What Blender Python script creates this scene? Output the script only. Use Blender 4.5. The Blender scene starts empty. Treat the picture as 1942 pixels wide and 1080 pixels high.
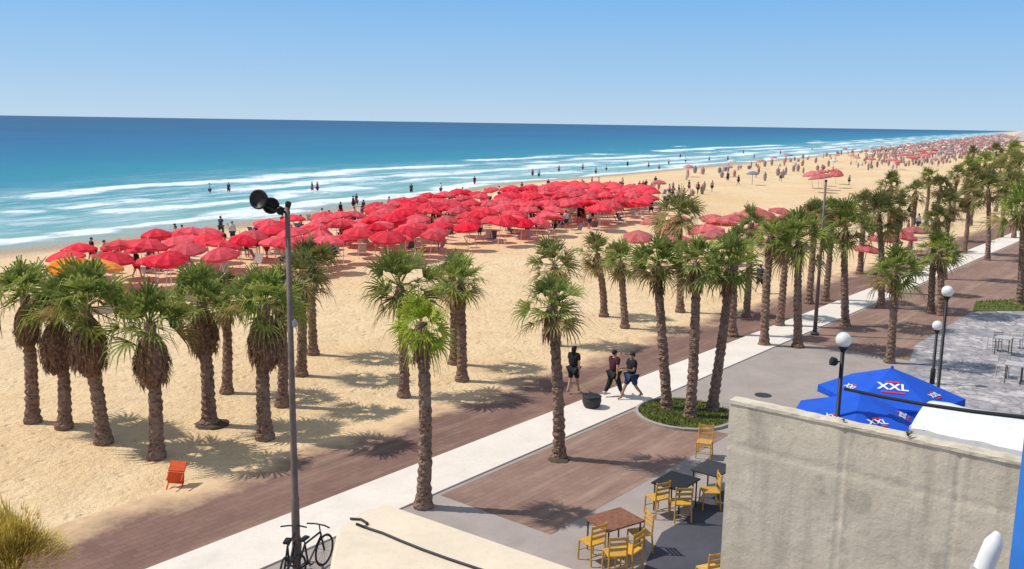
import bpy, bmesh, math, random
from mathutils import Vector, Matrix, Euler, noise
random.seed(7)
PI=math.pi
scene=bpy.context.scene
C=scene.collection
F=1750.0; CH=9.6
pitch=math.atan(306/F); roll=0.0154
R=Euler((PI/2-pitch,0,0)).to_matrix() @ Matrix.Rotation(roll,3,'Z')
RI=R.inverted()
CAM=Vector((0,0,CH))
def ray(px,py): return R @ Vector((px-971,-(py-540),-F))
def G(px,py,z=0.0):
    d=ray(px,py); t=(z-CH)/d.z
    return CAM+d*t
def at_depth(px,py,yd):
    d=ray(px,py); return CAM+d*(yd/d.y)
def proj(p):
    c=RI@(Vector(p)-CAM)
    return (971+F*c.x/-c.z, 540-F*c.y/-c.z)
# promenade frame: local X along the promenade, local Y towards the sea
pd=ray(2400,252); pd.z=0; pd.normalize()
PD=pd; ND=Vector((-pd.y,pd.x,0))
PANG=math.atan2(PD.y,PD.x)
def UV(p): return (p.x*PD.x+p.y*PD.y, p.x*ND.x+p.y*ND.y)
def W(u,v,z=0): return PD*u+ND*v+Vector((0,0,z))

# ---------------------------------------------------------------- materials
class NT:
    def __init__(s,name):
        s.m=bpy.data.materials.new(name); s.m.use_nodes=True
        s.t=s.m.node_tree; s.b=s.t.nodes['Principled BSDF']; s.L=s.t.links
    def n(s,typ,**kw):
        nd=s.t.nodes.new(typ)
        for k,v in kw.items(): setattr(nd,k,v)
        return nd
    def put(s,sock,v):
        if hasattr(v,'is_output'): s.L.new(v,sock)
        else: sock.default_value=v
    def math(s,op,a,b=0.0,c=0.0,clamp=False):
        nd=s.n('ShaderNodeMath',operation=op,use_clamp=clamp)
        for i,v in enumerate((a,b,c)): s.put(nd.inputs[i],v)
        return nd.outputs[0]
    def mix(s,f,a,b,blend='MIX'):
        nd=s.n('ShaderNodeMix',data_type='RGBA',blend_type=blend)
        s.put(nd.inputs[0],f); s.put(nd.inputs[6],c4(a)); s.put(nd.inputs[7],c4(b))
        return nd.outputs[2]
    def noise(s,vec,scale,detail=4,rough=0.6):
        nd=s.n('ShaderNodeTexNoise'); nd.inputs['Scale'].default_value=scale
        nd.inputs['Detail'].default_value=detail; nd.inputs['Roughness'].default_value=rough
        s.L.new(vec,nd.inputs['Vector']); return nd.outputs['Fac']
    def ramp(s,f,stops):
        nd=s.n('ShaderNodeValToRGB'); e=nd.color_ramp.elements
        while len(e)<len(stops): e.new(0.5)
        for i,(p,col) in enumerate(stops):
            e[i].position=p; e[i].color=c4(col)
        s.L.new(f,nd.inputs[0]); return nd.outputs[0]
    def rng(s,v,a,b,c=0.0,d=1.0):
        nd=s.n('ShaderNodeMapRange'); s.put(nd.inputs[0],v)
        for i,x in enumerate((a,b,c,d)): nd.inputs[i+1].default_value=x
        return nd.outputs[0]
    def obj(s): return s.n('ShaderNodeTexCoord').outputs['Object']
    def geo(s): return s.n('ShaderNodeNewGeometry').outputs['Position']
    def scale(s,vec,sc,rot=(0,0,0)):
        nd=s.n('ShaderNodeMapping'); nd.inputs['Scale'].default_value=sc; nd.inputs['Rotation'].default_value=rot
        s.L.new(vec,nd.inputs['Vector']); return nd.outputs[0]
    def bump(s,h,strength=0.4,dist=0.02):
        nd=s.n('ShaderNodeBump'); nd.inputs['Strength'].default_value=strength; nd.inputs['Distance'].default_value=dist
        s.L.new(h,nd.inputs['Height']); s.L.new(nd.outputs[0],s.b.inputs['Normal'])
    def col(s,c): s.put(s.b.inputs['Base Color'],c4(c))
    def rough(s,r): s.b.inputs['Roughness'].default_value=r
def c4(v):
    if isinstance(v,(tuple,list)) and len(v)==3: return (v[0],v[1],v[2],1)
    return v
def simple(name,c1,c2=None,scale=8,rough=0.7,bump=0.0,spec=0.3,bd=0.01,rand=0.0):
    t=NT(name); c2=c2 or tuple(x*0.75 for x in c1)
    n=t.noise(t.obj(),scale)
    f=t.rng(n,0.3,0.7)
    col=t.mix(f,c2,c1)
    if rand:
        oi=t.n('ShaderNodeObjectInfo').outputs['Random']
        hv=t.n('ShaderNodeHueSaturation'); t.L.new(col,hv.inputs['Color'])
        t.L.new(t.rng(oi,0,1,1-rand,1+rand),hv.inputs['Value'])
        t.L.new(t.rng(t.math('FRACT',t.math('MULTIPLY',oi,7.3)),0,1,1-rand*0.5,1+rand*0.2),hv.inputs['Saturation'])
        col=hv.outputs[0]
    t.col(col); t.rough(rough); t.b.inputs['Specular IOR Level'].default_value=spec
    if bump: t.bump(n,bump,bd)
    return t.m
M={}
M['black']=simple('black_metal',(0.02,0.02,0.022),rough=0.5)
M['dark']=simple('dark_grey',(0.05,0.05,0.055),rough=0.6)
M['polegrey']=simple('pole_grey',(0.22,0.16,0.14),(0.13,0.095,0.085),rough=0.6,scale=3)
M['white']=simple('white_paint',(0.8,0.8,0.78),(0.68,0.68,0.66),rough=0.5)
M['dullwhite']=simple('dull_white_plastic',(0.5,0.48,0.48),(0.4,0.39,0.39),rough=0.6)
M['globe']=simple('globe_white',(0.85,0.84,0.8),rough=0.25,spec=0.5)
def canopy_mat(name,c1,c2,rand):
    t=NT(name); o=t.obj(); n=t.noise(o,2.2,3)
    col=t.mix(t.rng(n,.35,.65),c2,c1)
    oi=t.n('ShaderNodeObjectInfo').outputs['Random']
    hv=t.n('ShaderNodeHueSaturation'); t.L.new(col,hv.inputs['Color'])
    t.L.new(t.rng(oi,0,1,1-rand,1+rand),hv.inputs['Value'])
    t.L.new(t.rng(t.math('FRACT',t.math('MULTIPLY',oi,7.3)),0,1,.88,1.03),hv.inputs['Saturation'])
    t.col(hv.outputs[0]); t.rough(.85); t.b.inputs['Specular IOR Level'].default_value=.2
    tr=t.n('ShaderNodeBsdfTranslucent'); t.L.new(hv.outputs[0],tr.inputs['Color'])
    ms=t.n('ShaderNodeMixShader'); ms.inputs[0].default_value=.25
    t.L.new(t.b.outputs[0],ms.inputs[1]); t.L.new(tr.outputs[0],ms.inputs[2])
    t.L.new(ms.outputs[0],t.t.nodes['Material Output'].inputs['Surface']); t.bump(n,.5,.05)
    return t.m
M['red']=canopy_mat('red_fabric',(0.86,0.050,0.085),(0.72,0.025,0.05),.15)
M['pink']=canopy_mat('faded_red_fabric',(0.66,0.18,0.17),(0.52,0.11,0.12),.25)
M['orangef']=simple('orange_fabric',(0.9,0.27,0.02),rough=0.85,rand=.1)
M['bluef']=simple('navy_fabric',(0.06,0.08,0.34),rough=0.85)
M['blue']=simple('royal_blue_fabric',(0.012,0.10,0.60),(0.01,0.075,0.48),scale=2,rough=0.8)
M['bluepaint']=simple('blue_paint',(0.03,0.20,0.62),(0.02,0.15,0.5),scale=2,rough=0.45)
M['redtrim']=simple('red_trim',(0.7,0.03,0.04),rough=0.8)
M['yellow']=simple('yellow_plastic',(0.66,0.37,0.06),(0.50,0.27,0.04),rough=0.5,rand=.12)
M['orange']=simple('orange_plastic',(0.75,0.11,0.03),rough=0.5)
M['brownwood']=simple('brown_wood',(0.30,0.13,0.075),(0.15,0.06,0.035),scale=14,rough=0.6)
M['skin']=simple('skin',(0.50,0.30,0.20),(0.42,0.24,0.15),rough=0.6,rand=.25)
M['hair']=simple('dark_hair',(0.02,0.015,0.012),rough=0.7)
M['clothblack']=simple('black_cloth',(0.02,0.02,0.024),rough=0.9)
M['clothdark']=simple('maroon_cloth',(0.08,0.025,0.03),rough=0.9)
M['clothblue']=simple('navy_cloth',(0.03,0.05,0.12),rough=0.9)
M['clothwhite']=simple('white_cloth',(0.7,0.68,0.65),rough=0.9)
M['clothred']=simple('red_cloth',(0.5,0.04,0.05),rough=0.9)
M['hazepink']=simple('hazed_rose_cloth',(0.58,0.30,0.27),(0.46,0.23,0.22),rough=0.9,scale=.3)  # far crowd colours, muted with painted distance haze
M['hazetan']=simple('hazed_tan_skin',(0.40,0.29,0.25),(0.28,0.21,0.20),rough=0.9,scale=.3)
M['hazeblue']=simple('hazed_grey_blue_cloth',(0.24,0.25,0.33),rough=0.9)
M['soil']=simple('soil',(0.12,0.08,0.05),(0.06,0.045,0.03),scale=6,rough=0.95,bump=.5)
M['lounge']=simple('sling_fabric',(0.55,0.52,0.5),(0.42,0.4,0.4),rough=0.8,rand=.3)
M['sling2']=simple('dark_sling_fabric',(0.14,0.10,0.13),(0.07,0.06,0.08),rough=0.8,rand=.4)
# foliage
def foliage(name,c1,c2,c3,trans=0.25,rand=.25):
    t=NT(name)
    n=t.noise(t.obj(),2.2,3)
    col=t.mix(t.rng(n,0.35,0.65),c2,c1)
    n2=t.noise(t.obj(),9,2)
    col=t.mix(t.rng(n2,0.5,0.72),col,c3)
    oi=t.n('ShaderNodeObjectInfo').outputs['Random']
    hv=t.n('ShaderNodeHueSaturation'); t.L.new(col,hv.inputs['Color'])
    t.L.new(t.rng(oi,0,1,1-rand,1+rand),hv.inputs['Value'])
    t.col(hv.outputs[0]); t.rough(0.6); t.b.inputs['Specular IOR Level'].default_value=.2
    tr=t.n('ShaderNodeBsdfTranslucent'); t.L.new(hv.outputs[0],tr.inputs['Color'])
    ms=t.n('ShaderNodeMixShader'); ms.inputs[0].default_value=trans
    t.L.new(t.b.outputs[0],ms.inputs[1]); t.L.new(tr.outputs[0],ms.inputs[2])
    t.L.new(ms.outputs[0],t.t.nodes['Material Output'].inputs['Surface'])
    return t.m
M['palm']=foliage('palm_leaf',(0.30,0.35,0.07),(0.13,0.18,0.04),(0.46,0.46,0.15),.35)
M['palmbright']=foliage('palm_leaf_bright',(0.38,0.44,0.04),(0.21,0.29,0.03),(0.55,0.55,0.10),.35)
M['palmdark']=foliage('palm_leaf_olive',(0.25,0.25,0.075),(0.12,0.14,0.045),(0.40,0.34,0.14),.3)
M['old']=foliage('palm_leaf_yellowed',(0.36,0.28,0.11),(0.20,0.145,0.06),(0.46,0.35,0.16),.3)
M['dead']=foliage('dead_frond',(0.27,0.15,0.09),(0.14,0.075,0.05),(0.38,0.24,0.16),0.15,.15)
M['drygrass']=foliage('dry_grass',(0.72,0.56,0.13),(0.52,0.40,0.08),(0.82,0.66,0.24),0.35,.05)
M['grass']=foliage('lawn',(0.15,0.19,0.04),(0.07,0.10,0.02),(0.28,0.26,0.08),0.2)
def trunk_mat():
    t=NT('palm_trunk'); o=t.obj()
    v=t.n('ShaderNodeTexVoronoi'); t.L.new(t.scale(o,(9,9,14)),v.inputs['Vector']); v.inputs['Scale'].default_value=1
    n=t.noise(o,3,5)
    col=t.mix(t.rng(v.outputs['Distance'],0.1,0.7),(0.085,0.05,0.04),(0.27,0.17,0.125))
    col=t.mix(t.rng(n,.4,.7,0,.6),col,(0.36,0.26,0.20))
    t.col(col); t.rough(.95); t.b.inputs['Specular IOR Level'].default_value=.1
    t.bump(v.outputs['Distance'],.9,.05); return t.m
M['trunk']=trunk_mat()
def sand_mat():
    t=NT('sand'); p=t.geo()
    n1=t.noise(p,0.06,5); n2=t.noise(p,0.9,5,.65); n3=t.noise(p,5,4,.7)
    n0=t.noise(t.scale(p,(.25,.05,1)),1,5,.7)
    col=t.mix(t.rng(n1,.35,.65),(0.74,0.52,0.29),(0.80,0.62,0.40))
    col=t.mix(t.rng(n2,.45,.62,0,.45),col,(0.62,0.43,0.24))
    col=t.mix(t.rng(n0,.52,.7,0,.35),col,(0.58,0.42,0.27))
    col=t.mix(t.rng(n3,.5,.75,0,.35),col,(0.48,0.33,0.19))
    uv=t.n('ShaderNodeUVMap').outputs[0]; sx=t.n('ShaderNodeSeparateXYZ'); t.L.new(uv,sx.inputs[0])
    s=t.math('ADD',sx.outputs[1],t.math('MULTIPLY',t.noise(p,.15,2),4))
    col=t.mix(t.rng(s,-4,0,0,1),col,(0.42,0.33,0.25))
    t.col(col); t.rough(.95); t.b.inputs['Specular IOR Level'].default_value=.1
    h=t.math('ADD',t.math('MULTIPLY',n2,1.0),t.math('MULTIPLY',n3,.5))
    v=t.n('ShaderNodeTexVoronoi'); v.inputs['Scale'].default_value=1.9; t.L.new(p,v.inputs['Vector'])
    h=t.math('ADD',h,t.math('MULTIPLY',t.rng(v.outputs['Distance'],0,.3),.35))
    t.bump(h,1,.2); return t.m
M['sand']=sand_mat()
def brick_mat(name,c1,c2,mortar,sandy=None,sc=1.0,dust=.4):
    t=NT(name); o=t.obj()
    br=t.n('ShaderNodeTexBrick'); br.inputs['Scale'].default_value=sc
    br.inputs['Color1'].default_value=c4(c1); br.inputs['Color2'].default_value=c4(c2); br.inputs['Mortar'].default_value=c4(mortar)
    br.inputs['Brick Width'].default_value=.42; br.inputs['Row Height'].default_value=.21; br.inputs['Mortar Size'].default_value=.012
    t.L.new(o,br.inputs['Vector'])
    n=t.noise(o,.5,5); n2=t.noise(o,4,4)
    col=t.mix(t.rng(n,.35,.7,0,.45),br.outputs[0],tuple(x*1.4 for x in c1))
    col=t.mix(t.rng(n2,.5,.8,0,.4),col,tuple(x*.6 for x in c1))
    n6=t.noise(t.scale(o,(.15,1.6,1)),1,4)
    col=t.mix(t.rng(n6,.5,.7,0,dust),col,(.46,.34,.25))
    if sandy is not None:
        sx=t.n('ShaderNodeSeparateXYZ'); t.L.new(o,sx.inputs[0])
        e=t.math('SUBTRACT',sandy,sx.outputs[1])
        nn=t.noise(o,.35,6,.7)
        f=t.rng(t.math('ADD',e,t.math('MULTIPLY',t.math('SUBTRACT',nn,.5),4)),-.3,1.0,1,0)
        n5=t.noise(t.scale(o,(.12,.7,1)),1,4)
        f=t.math('ADD',f,t.rng(n5,.60,.78,0,.35),clamp=True)
        col=t.mix(f,col,(0.70,0.49,0.29))
    t.col(col); t.rough(.9); t.b.inputs['Specular IOR Level'].default_value=.15
    t.bump(n2,.3,.01); return t.m
def concrete(name,c,seams=None,scale=1.0,var=.25,bs=.4):
    t=NT(name); o=t.obj()
    n=t.noise(o,.7*scale,6,.65); n2=t.noise(o,7*scale,5,.7); n3=t.noise(o,2.2*scale,6,.75)
    col=t.mix(t.rng(n,.3,.7),tuple(x*(1-var) for x in c),tuple(x*(1+var*.5) for x in c))
    col=t.mix(t.rng(n2,.5,.8,0,.4),col,tuple(x*.7 for x in c))
    if seams:
        st=t.noise(t.scale(o,(3.2,3.2,.30)),1,5)
        col=t.mix(t.rng(st,.5,.66,0,.6),col,tuple(x*.62 for x in c))
        col=t.mix(t.rng(n3,.55,.68,0,.5),col,(c[0]*.66,c[1]*.66,c[2]*.66))
        col=t.mix(t.rng(n3,.30,.44,.55,0),col,(c[0]*1.3,c[1]*1.3,c[2]*1.3))
        nb=t.noise(t.scale(o,(1,.9,5)),1,3)
        col=t.mix(t.rng(nb,.58,.66,0,.25),col,tuple(x*.7 for x in c))
        nd=t.noise(o,1.1,3,.5)
        col=t.mix(t.rng(nd,.60,.66,0,.4),col,(c[0]*.5,c[1]*.5,c[2]*.5))
    else:
        nd=t.noise(t.scale(o,(.5,1.2,1)),1.3,5,.7)
        col=t.mix(t.rng(nd,.55,.68,0,.3),col,tuple(x*.72 for x in c))
    t.col(col); t.rough(.9); t.b.inputs['Specular IOR Level'].default_value=.2
    t.bump(t.math('ADD',n2,n3),bs,.02); return t.m
M['strip']=concrete('pale_paving',(0.76,0.68,0.60),var=.10)
M['plaza']=concrete('grey_paving',(0.37,0.315,0.285),var=.15)
M['wall']=concrete('raw_concrete',(0.64,0.56,0.44),seams=True,var=.16,bs=.8)
M['roof']=concrete('beige_roof',(0.74,0.62,0.47),var=.1)
M['shadegrey']=concrete('painted_shade',(0.085,0.085,0.10),var=.2)  # shade tone for the sheet at the wall foot
M['brownbrick']=brick_mat('mauve_brick',(0.27,0.17,0.135),(0.22,0.135,0.105),(0.18,0.115,0.09))
def cobble():
    t=NT('pale_cobble'); o=t.obj()
    v=t.n('ShaderNodeTexVoronoi',feature='DISTANCE_TO_EDGE'); v.inputs['Scale'].default_value=2.4; t.L.new(o,v.inputs['Vector'])
    n=t.noise(o,1.6,5,.7); n2=t.noise(o,.45,4,.7)
    col=t.mix(t.rng(v.outputs['Distance'],0.02,.14),(0.22,0.20,0.21),(0.40,0.37,0.37))
    col=t.mix(t.rng(n,.5,.60,0,.8),col,(0.62,0.58,0.56)); col=t.mix(t.rng(n2,.45,.56,0,.6),col,(0.20,0.19,0.21))
    t.col(col); t.rough(.9); t.bump(n,.5,.03); return t.m
M['cobble']=cobble()

# ---------------------------------------------------------------- builders
def mk(name,bm,mat,parent=None,smooth=False,loc=None,rz=0):
    me=bpy.data.meshes.new(name); bm.to_mesh(me); bm.free()
    if smooth:
        for p in me.polygons: p.use_smooth=True
    mats=mat if isinstance(mat,(list,tuple)) else [mat]
    for m in mats: me.materials.append(m)
    o=bpy.data.objects.new(name,me); C.objects.link(o)
    if parent: o.parent=parent
    if loc is not None: o.location=loc
    if rz: o.rotation_euler=(0,0,rz)
    return o
def link_mesh(name,me,parent=None,loc=None,rz=0,sc=None):
    o=bpy.data.objects.new(name,me); C.objects.link(o)
    if parent: o.parent=parent
    if loc is not None: o.location=loc
    o.rotation_euler=(0,0,rz)
    if sc: o.scale=(sc,sc,sc) if not isinstance(sc,(tuple,list)) else sc
    return o
def tag(o,label,cat,group=None,kind=None):
    if label: o['label']=label
    if cat: o['category']=cat
    if group: o['group']=group
    if kind: o['kind']=kind
    return o
def thing(name,label,cat,loc=(0,0,0),rz=0,group=None):
    o=bpy.data.objects.new(name,None); C.objects.link(o); o.location=loc; o.rotation_euler=(0,0,rz)
    o.empty_display_size=.2
    return tag(o,label,cat,group)
def dup(root,loc,rz=0,label=None,group=None):
    r=root.copy(); C.objects.link(r); r.location=loc; r.rotation_euler=(0,0,rz)
    if label: r['label']=label
    if group: r['group']=group
    for ch in list(root.children):
        c=ch.copy(); C.objects.link(c); c.parent=r
        for g in ch.children:
            d=g.copy(); C.objects.link(d); d.parent=c
    return r
def box(bm,cx,cy,cz,sx,sy,sz,rot=None,bev=0.0):
    m=Matrix.Translation((cx,cy,cz))
    if rot is not None: m=m@rot.to_4x4()
    m=m@Matrix.Diagonal((sx,sy,sz,1))
    r=bmesh.ops.create_cube(bm,size=1,matrix=m)
    if bev:
        es=list({e for v in r['verts'] for e in v.link_edges})
        bmesh.ops.bevel(bm,geom=es,offset=bev,segments=2,affect='EDGES')
def tube(bm,pts,rad,seg=10,cap=True):
    pts=[Vector(p) for p in pts]
    if not isinstance(rad,(list,tuple)): rad=[rad]*len(pts)
    rings=[]; prev=None
    for i,p in enumerate(pts):
        d=(pts[min(i+1,len(pts)-1)]-pts[max(i-1,0)]).normalized()
        a=Vector((1,0,0)) if abs(d.x)<.9 else Vector((0,1,0))
        if prev is not None: a=prev
        x=(a-d*a.dot(d)).normalized(); y=d.cross(x); prev=x
        rings.append([bm.verts.new(p+(x*math.cos(2*PI*k/seg)+y*math.sin(2*PI*k/seg))*rad[i]) for k in range(seg)])
    for i in range(len(rings)-1):
        for k in range(seg):
            bm.faces.new((rings[i][k],rings[i][(k+1)%seg],rings[i+1][(k+1)%seg],rings[i+1][k]))
    if cap:
        bm.faces.new(rings[0][::-1]); bm.faces.new(rings[-1])
    return rings
def lathe(bm,prof,seg=16,center=(0,0,0),jit=0.0):
    cx,cy,cz=center; rings=[]
    for r,z in prof:
        ring=[]
        for k in range(seg):
            a=2*PI*k/seg; rr=r*(1+jit*(random.random()-.5)*2)
            ring.append(bm.verts.new((cx+rr*math.cos(a),cy+rr*math.sin(a),cz+z)))
        rings.append(ring)
    for i in range(len(rings)-1):
        for k in range(seg):
            bm.faces.new((rings[i][k],rings[i][(k+1)%seg],rings[i+1][(k+1)%seg],rings[i+1][k]))
    try:
        bm.faces.new(rings[0][::-1]); bm.faces.new(rings[-1])
    except Exception: pass
def torus(bm,R0,r0,center=(0,0,0),n=24,m=6):
    vs=[]
    for i in range(n):
        a=2*PI*i/n; ring=[]
        for j in range(m):
            b=2*PI*j/m; rr=R0+r0*math.cos(b)
            x,z,y=rr*math.cos(a),rr*math.sin(a),r0*math.sin(b)
            ring.append(bm.verts.new((center[0]+x,center[1]+y,center[2]+z)))
        vs.append(ring)
    for i in range(n):
        for j in range(m):
            bm.faces.new((vs[i][j],vs[i][(j+1)%m],vs[(i+1)%n][(j+1)%m],vs[(i+1)%n][j]))

# ---------------------------------------------------------------- shoreline, ground and sea
shore_px=[(0,474),(280,446),(560,407),(800,372),(960,347),(1130,334),(1300,319),(1500,301),(1700,279),(1800,266),(1868,257)]
SZ=-0.3
SP=[G(x,y,SZ) for x,y in shore_px]
sd=(SP[-1]-SP[0]); sd.z=0; sd.normalize(); sn=Vector((-sd.y,sd.x,0))
prof=[((p-SP[0]).dot(sd),(p-SP[0]).dot(sn)) for p in SP]
def soff(a):
    if a<=prof[0][0]: return prof[0][1]
    for (a0,o0),(a1,o1) in zip(prof,prof[1:]):
        if a<=a1: return o0+(o1-o0)*(a-a0)/(a1-a0)
    return prof[-1][1]
def SH(a,s,z=0):
    p=SP[0]+sd*a+sn*(soff(a)+s); p.z=z; return p
avals=[-60000,-8000,-2000,-600,-300,-200,-150,-100,-60,-30]+list(range(0,400,8))+list(range(400,1000,30))+[1000,1200,1500,1900,2500,4000,8000,20000,60000]
def strip_mesh(name,svals,zf,mat):
    bm=bmesh.new(); uvl=bm.loops.layers.uv.new('UVMap'); grid=[]
    data={}
    for a in avals:
        row=[]
        for s in svals:
            v=bm.verts.new(SH(a,s,zf(a,s))); data[v]=(a,s); row.append(v)
        grid.append(row)
    for i in range(len(grid)-1):
        for j in range(len(svals)-1):
            f=bm.faces.new((grid[i][j],grid[i+1][j],grid[i+1][j+1],grid[i][j+1]))
            for l in f.loops: l[uvl].uv=data[l.vert]
    bmesh.ops.recalc_face_normals(bm,faces=bm.faces)
    if sum(f.normal.z for f in bm.faces)<0: bmesh.ops.reverse_faces(bm,faces=bm.faces)
    return mk(name,bm,mat,smooth=True)
def gz(a,s):
    if s<-14: return 0.0
    if s<0: return -0.3*(s+14)/14*1.0
    if s<60: return -0.3-3*(s/60)
    return -3.3-min(5,s*.001)
sv=[-60000,-20000,-5000,-1500,-500,-200,-100,-60,-40,-30,-20,-14,-10,-6,-3,0,4,10,30,60,1000,20000,62000]
g=strip_mesh('ground',sv,gz,M['sand']); tag(g,'pale golden sand of the beach','beach',kind='structure')
def sea_mat():
    t=NT('sea_water')
    uv=t.n('ShaderNodeUVMap').outputs[0]; sx=t.n('ShaderNodeSeparateXYZ'); t.L.new(uv,sx.inputs[0])
    u,s0=sx.outputs[0],sx.outputs[1]
    nl=t.noise(t.scale(uv,(.012,.02,1)),1,4); nm=t.noise(t.scale(uv,(.05,.09,1)),1,4)
    s=t.math('ADD',s0,t.math('MULTIPLY',t.math('SUBTRACT',nl,.5),30))
    s=t.math('ADD',s,t.math('MULTIPLY',t.math('SUBTRACT',nm,.5),14))
    sp=t.math('MAXIMUM',s,0)
    x=t.math('DIVIDE',sp,t.math('ADD',sp,100))
    col=t.ramp(x,[(0,(.36,.42,.37)),(.05,(.22,.42,.41)),(.13,(.15,.39,.41)),(.27,(.07,.31,.36)),(.42,(.022,.24,.34)),(.55,(.014,.18,.31)),(.72,(.010,.125,.27)),(.88,(.009,.08,.21)),(1,(.012,.06,.165))])
    big=t.noise(t.scale(uv,(.004,.012,1)),1,5)
    col=t.mix(t.rng(big,.4,.65,0,.5),col,t.mix(.5,col,(0.02,.25,.33)))
    rip=t.noise(t.scale(uv,(.22,.8,1)),1,5,.7)
    col=t.mix(t.rng(rip,.35,.7,.0,.45),col,t.mix(.6,col,(.004,.06,.12)))
    det=t.noise(t.scale(uv,(.30,.7,1)),1,7,.8)
    foam=None
    for k,(c0,w,th,sc) in enumerate([(2.5,3,.36,.02),(14,4.5,.43,.021),(26,5,.42,.018),(42,6,.42,.014),(58,7,.46,.012),(80,3.5,.58,.02)]):
        b=t.math('SUBTRACT',1,t.math('DIVIDE',t.math('ABSOLUTE',t.math('SUBTRACT',s,c0)),w),clamp=True)
        of=t.n('ShaderNodeMapping'); of.inputs['Scale'].default_value=(sc,.004,1); of.inputs['Location'].default_value=(k*13.7,k*5.1,0); t.L.new(uv,of.inputs['Vector'])
        br=t.rng(t.noise(of.outputs[0],1,4,.7),th,th+.10)
        b=t.math('MULTIPLY',b,br)
        foam=b if foam is None else t.math('MAXIMUM',foam,b)
    foam=t.math('MULTIPLY',foam,t.rng(det,.34,.55,.1,1.5))
    foam=t.rng(foam,.12,.68)
    wash=t.rng(t.noise(t.scale(uv,(.07,.30,1)),1,8,.8),.46,.64)
    wash=t.math('MULTIPLY',wash,t.rng(s,26,66,.75,0))
    wash=t.math('MULTIPLY',wash,t.rng(s,3,13,.1,1))
    cap=t.math('MULTIPLY',t.rng(t.noise(t.scale(uv,(.05,.22,1)),1,3,.6),.70,.77),t.rng(s,200,400,.5,0))
    foam=t.math('MAXIMUM',t.math('MAXIMUM',foam,wash),cap,clamp=True)
    col=t.mix(foam,col,(.80,.84,.85))
    t.col(col); t.rough(.4); t.b.inputs['Specular IOR Level'].default_value=.10
    t.bump(t.math('ADD',rip,det),.5,.25)
    return t.m
sv2=[0,3,6,10,15,20,30,40,50,60,80,120,200,400,1000,3000,10000,30000,61000]
sea=strip_mesh('sea',sv2,lambda a,s:SZ,sea_mat()); tag(sea,'blue and turquoise sea with white breakers','sea',kind='structure')

# distant coast rise on the right
bm=bmesh.new(); rows=[]
for i in range(40):
    a=900+i*110; row=[]
    for j in range(8):
        s=-30-j*45
        h=(math.sin(PI*j/7)**.8)*(9+i*.6)*(0.7+.8*noise.noise(Vector((i*.35,j*.3,0)))) if 0<j<7 else -.5
        row.append(bm.verts.new(SH(a,s-20,max(h,-.5))))
    rows.append(row)
for i in range(39):
    for j in range(7): bm.faces.new((rows[i][j],rows[i+1][j],rows[i+1][j+1],rows[i][j+1]))
bmesh.ops.recalc_face_normals(bm,faces=bm.faces)
h=mk('hills',bm,simple('hazed_dune',(0.50,0.42,0.39),(0.40,0.36,0.36),scale=.02,rough=1),smooth=True)  # distance haze is put into the dune colour
tag(h,'low hazy coastal dunes far along the shore','hills',kind='structure')

# ---------------------------------------------------------------- promenade surfaces
vA=UV(G(860,765))[1]; vB=UV(G(780,890))[1]; vC=UV(G(830,940))[1]
def uvbox(name,u0,u1,v0,v1,z0,z1,mat,label,cat,kind='structure'):
    bm=bmesh.new(); box(bm,(u0+u1)/2,(v0+v1)/2,(z0+z1)/2,u1-u0,v1-v0,z1-z0)
    o=mk(name,bm,mat); o.rotation_euler=(0,0,PANG); tag(o,label,cat,kind=kind); return o
M['pathbrick']=brick_mat('path_brick',(0.215,0.125,0.10),(0.17,0.10,0.08),(0.13,0.08,0.065),sandy=vA,dust=.25)
uvbox('brick_path',-25,700,vB,vA+.4,-.3,.03,M['pathbrick'],'dusty brown brick path beside the sand','path')
uvbox('pavement',-25,700,vC,vB-.003,-.3,.10,M['strip'],'pale concrete walking strip of the promenade','pavement')
uvbox('plaza',-25,700,vC-70,vC-.003,-.3,.06,M['plaza'],'grey beige paved promenade beside the cafes','pavement')
u1=UV(G(838,945))[0]; u2=UV(G(1225,778))[0]; vR=UV(G(1140,965))[1]
uvbox('brick_band',u1,u2-.6,vR,vC-.15,-.2,.066,M['brownbrick'],'brown brick paving panel in the promenade','paving')
u3=UV(G(1500,650))[0]
uvbox('brick_band',u3,u3+120,vC-7.5,vC-.15,-.2,.066,M['brownbrick'],'brown brick paving panel farther along','paving')
bm=bmesh.new()
vs=[bm.verts.new(G(x,y,.07)) for x,y in ((1735,655),(1842,592),(2050,585),(2150,820),(1800,800),(1700,760))]
f=bm.faces.new(vs); bmesh.ops.recalc_face_normals(bm,faces=[f])
if f.normal.z<0: f.normal_flip()
tag(mk('terrace_paving',bm,M['cobble']),'mottled grey cobbled terrace behind the blue parasols','paving',kind='structure')
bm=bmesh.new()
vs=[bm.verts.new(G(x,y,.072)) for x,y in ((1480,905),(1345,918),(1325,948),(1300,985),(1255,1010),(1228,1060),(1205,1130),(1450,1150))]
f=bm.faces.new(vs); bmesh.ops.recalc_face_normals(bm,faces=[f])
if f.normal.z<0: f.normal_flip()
tag(mk('painted_shade',bm,M['shadegrey']),'dark grey patch of painted shade by the foot of the concrete wall','paving',kind='structure')  # dark sheet over the plaza, painted in for the shade near the tables
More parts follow.
